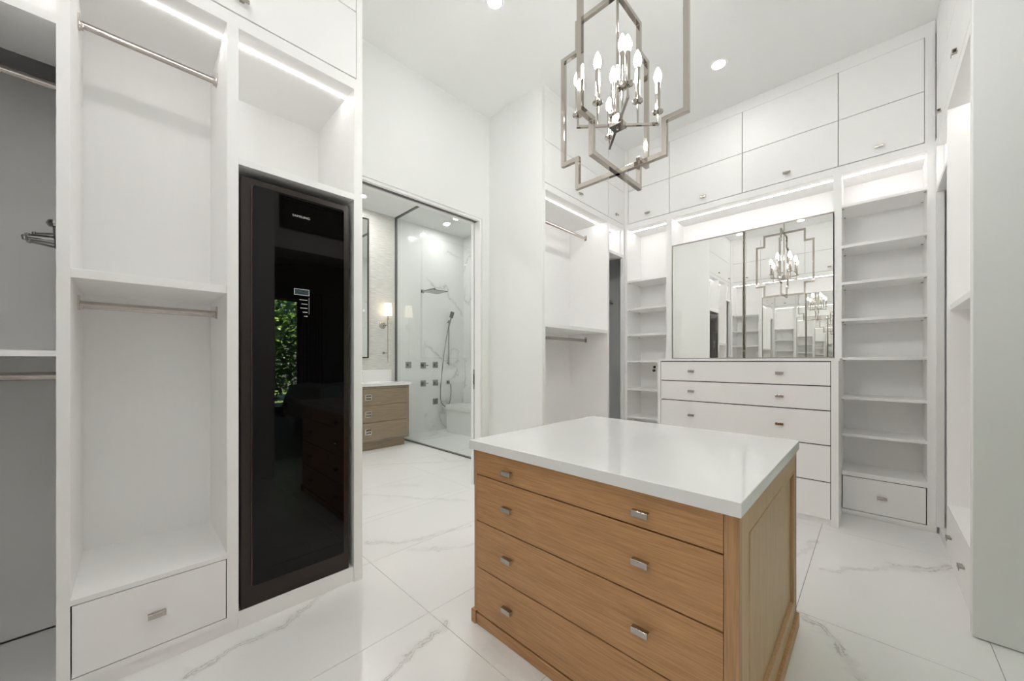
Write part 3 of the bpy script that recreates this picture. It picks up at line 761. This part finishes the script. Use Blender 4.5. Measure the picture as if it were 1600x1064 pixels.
hs = thing('hand_shower', 'chrome hand shower on a slide bar with hanging hose', 'hand shower', (XW, 4.30, .909))
MB().box(0, .012, -.035, .035, -.035, .035).box(.012, .05, -.012, .012, -.012, .012).build('hose_outlet', 'gunmetal', hs, .001)
sb = MB().tube([(.05,-.015,.33), (.05,-.015,1.20)], .011, 10)
for z in (.37, 1.16): sb.tube([(0,-.015,z), (.05,-.015,z)], .012, 10)
sb.build('slide_bar', 'gunmetal', hs, smooth=True)
MB().tube([(.06,-.03,1.05), (.12,-.01,1.26)], [.013, .016], 12).build('handle', 'gunmetal', hs, smooth=True)
MB().obox((.115,-.012,1.24), (.35,.1,1), .042, .014, .12).build('spray_head', 'dark_metal', hs, .003)
hp = []
ctl = [(.055,-.03,1.05), (.06,-.10,.75), (.06,-.17,.30), (.06,-.215,-.15), (.06,-.20,-.36), (.06,-.12,-.45), (.06,-.02,-.42), (.055,.03,-.25), (.05,.03,-.03)]
for i in range(len(ctl)-1):
    p0, p1, p2, p3 = [Vector(ctl[max(0, min(len(ctl)-1, i+k))]) for k in (-1, 0, 1, 2)]
    for s in range(6):
        t_ = s/6
        hp.append(.5*((2*p1) + (p2-p0)*t_ + (2*p0-5*p1+4*p2-p3)*t_*t_ + (3*p1-p0-3*p2+p3)*t_**3))
hp.append(Vector(ctl[-1]))
MB().tube(hp, .008, 8).build('hose', 'gunmetal', hs, smooth=True)
for lab, x, y in (('recessed bathroom downlight above the vanity', -5.50, 2.42), ('recessed shower downlight nearer the bathroom door', -5.2, 3.95), ('recessed shower downlight by the fittings wall', -5.55, 3.99),
                  ('recessed bathroom downlight in the middle of the floor', -4.3, 1.9), ('recessed bathroom downlight by the near wall', -4.3, .4)):
    downlight(lab, x, y, HB, 'shower_down' if 'shower' in lab else 'bath_down', .05)

# ------------------------------------------------------------------ bedroom beyond the entry, seen in the black glass
X1, X2, Y1, Y2 = WR+T, 6.2, -.6, 5.2
struct('floor_bedroom', B(X1, X2, Y1, Y2, -.1, 0), 'dkwood')
struct('ceiling_bedroom', B(X1, X2+.2, Y1, Y2, 3.4, 3.5), 'ceil') if False else struct('ceiling_bedroom', B(X1, X2+.2, Y1, Y2, HC, HC+.1), 'ceil')
struct('wall_bedroom_near', B(X1, X2, Y1-T, Y1, 0, HC), 'bedwall')
struct('wall_bedroom_end', B(X1, X2, Y2, Y2+T, 0, HC), 'bedwall')
wy0, wy1, wz0, wz1 = 1.3, 3.05, .12, 2.9
bw_ = MB().box(X2, X2+.2, Y1, wy0, 0, HC).box(X2, X2+.2, wy1, Y2, 0, HC).box(X2, X2+.2, wy0, wy1, 0, wz0).box(X2, X2+.2, wy0, wy1, wz1, HC)
struct('wall_bedroom_window', bw_, 'bedwall')
wf = MB().box(X2+.06, X2+.12, wy0, wy1, wz0, wz0+.05).box(X2+.06, X2+.12, wy0, wy1, wz1-.05, wz1).box(X2+.06, X2+.12, wy0, wy0+.05, wz0+.05, wz1-.05).box(X2+.06, X2+.12, wy1-.05, wy1, wz0+.05, wz1-.05)
w2 = struct('window_2', wf, 'dark_metal')
B(X2+.085, X2+.093, wy0+.05, wy1-.05, wz0+.05, wz1-.05).build('pane', 'pane', w2)
cu = MB(); n = 40; vs = []
for k in range(n+1):
    y = wy1 - .05 + .6*k/n
    vs += [(X2-.10+.03*math.sin(k*1.3), y, .02), (X2-.10+.03*math.sin(k*1.3), y, 3.1), (X2-.09+.03*math.sin(k*1.3), y, .02), (X2-.09+.03*math.sin(k*1.3), y, 3.1)]
cu.add(vs, [f for k in range(n) for f in ((4*k, 4*k+4, 4*k+5, 4*k+1), (4*k+2, 4*k+3, 4*k+7, 4*k+6))])
tag(cu.build('curtain', 'bedwall', smooth=True), 'grey full-length curtain beside the bedroom window', 'curtain')
bed = thing('bed', 'bed with pale duvet and pillows in the dim bedroom', 'bed', (4.1, 3.4, 0))
B(-1.05, 1.05, -.95, 1.0, .12, .40).build('bed_base', 'dkwood', bed, .02)
B(-1.0, 1.0, -.93, .98, .40, .66).build('mattress', 'linen', bed, .05, seg=4)
dv = MB(); nx, ny = 28, 28; vs = []
for i in range(nx+1):
    for jn in range(ny+1):
        u, v = i/nx*2-1, jn/ny*2-1
        x, y = u*1.12, v*.9 - .12
        z = .78 + .03*math.sin(5*u+2*v) + .02*math.sin(9*v) - .45*max(0, abs(u)-.88)/.12*.8 - .45*max(0, -v-.86)/.14*.8
        vs.append((x, y, z))
dv.add(vs, [(i*(ny+1)+jn, (i+1)*(ny+1)+jn, (i+1)*(ny+1)+jn+1, i*(ny+1)+jn+1) for i in range(nx) for jn in range(ny)])
do = dv.build('duvet', 'linen', bed, smooth=True)
sm = do.modifiers.new('thickness', 'SOLIDIFY'); sm.thickness = .09
for x in (-.5, .5): B(x-.36, x+.36, .58, .94, .70, .88).build('pillow', 'linen', bed, .07, True, seg=4)
B(-1.1, 1.1, 1.0, 1.10, 0, 1.35).build('headboard', 'dkwood', bed, .02)
fan = thing('ceiling_fan', 'dark three-blade ceiling fan in the dim bedroom', 'fan', (3.9, 1.75, 3.1))
MB().tube([(0,0,.1), (0,0,HC-3.1)], .015, 10).lathe([(.0, 0), (.06, 0), (.06, -.05), (.0, -.05)], (0,0,HC-3.1), 20).build('downrod', 'dark_metal', fan, smooth=True)
MB().lathe([(.0, -.05), (.08, -.04), (.10, .02), (.08, .09), (.02, .11)], (0,0,0), 24).build('motor', 'dark_metal', fan, smooth=True)
for k in range(3):
    a = k*2*PI/3 + .4
    MB().obox((.08*math.cos(a), .08*math.sin(a), .03), (math.cos(a), math.sin(a), .02), .065, .006, .62).build('blade', 'dkwood', fan, .003)
struct('ground_garden', B(X2+.2, 16, -6, 12, -.2, -.05), 'soil')
def shrub(x, y, h, r, label, n=5000):
    t = thing('garden_shrub', label, 'shrub', (x, y, -.05), 0, 'garden shrubs')
    MB().tube([(0,0,0), (.03,.02,h*.5), (-.02,.04,h*.9)], [.05, .035, .01], 8).build('stem', 'bark', t, smooth=True)
    m = MB()
    for _ in range(n):
        u = random.random()*2*PI; c = random.uniform(-1, 1); q = random.random()**.4
        s_ = math.sqrt(1-c*c)
        p = Vector((r*q*s_*math.cos(u), r*q*s_*math.sin(u), h*.52 + h*.5*q*c))
        d = Vector((random.gauss(0,1), random.gauss(0,1), random.gauss(0,.6))).normalized(); e = d.orthogonal().normalized(); L = random.uniform(.06, .13)
        m.add([p - d*L, p + e*L*.4, p + d*L, p - e*L*.4], [(0,1,2,3)])
    o = m.build('foliage', 'leaf', t); o['kind'] = 'stuff'
for x, y, h, r, lab in ((8.0, .2, 3.6, 1.1, 'leafy green shrub outside the bedroom window, away from the curtain'), (8.0, 2.5, 4.4, 1.15, 'leafy green shrub filling the bedroom window view'),
                        (8.0, 4.85, 3.6, 1.15, 'leafy green shrub outside, behind the curtain'), (10.6, 1.3, 5.4, 1.3, 'tall leafy shrub standing deeper in the garden'), (10.6, 4.0, 5.6, 1.3, 'tallest leafy shrub at the back of the garden')):
    shrub(x, y, h, r, lab)
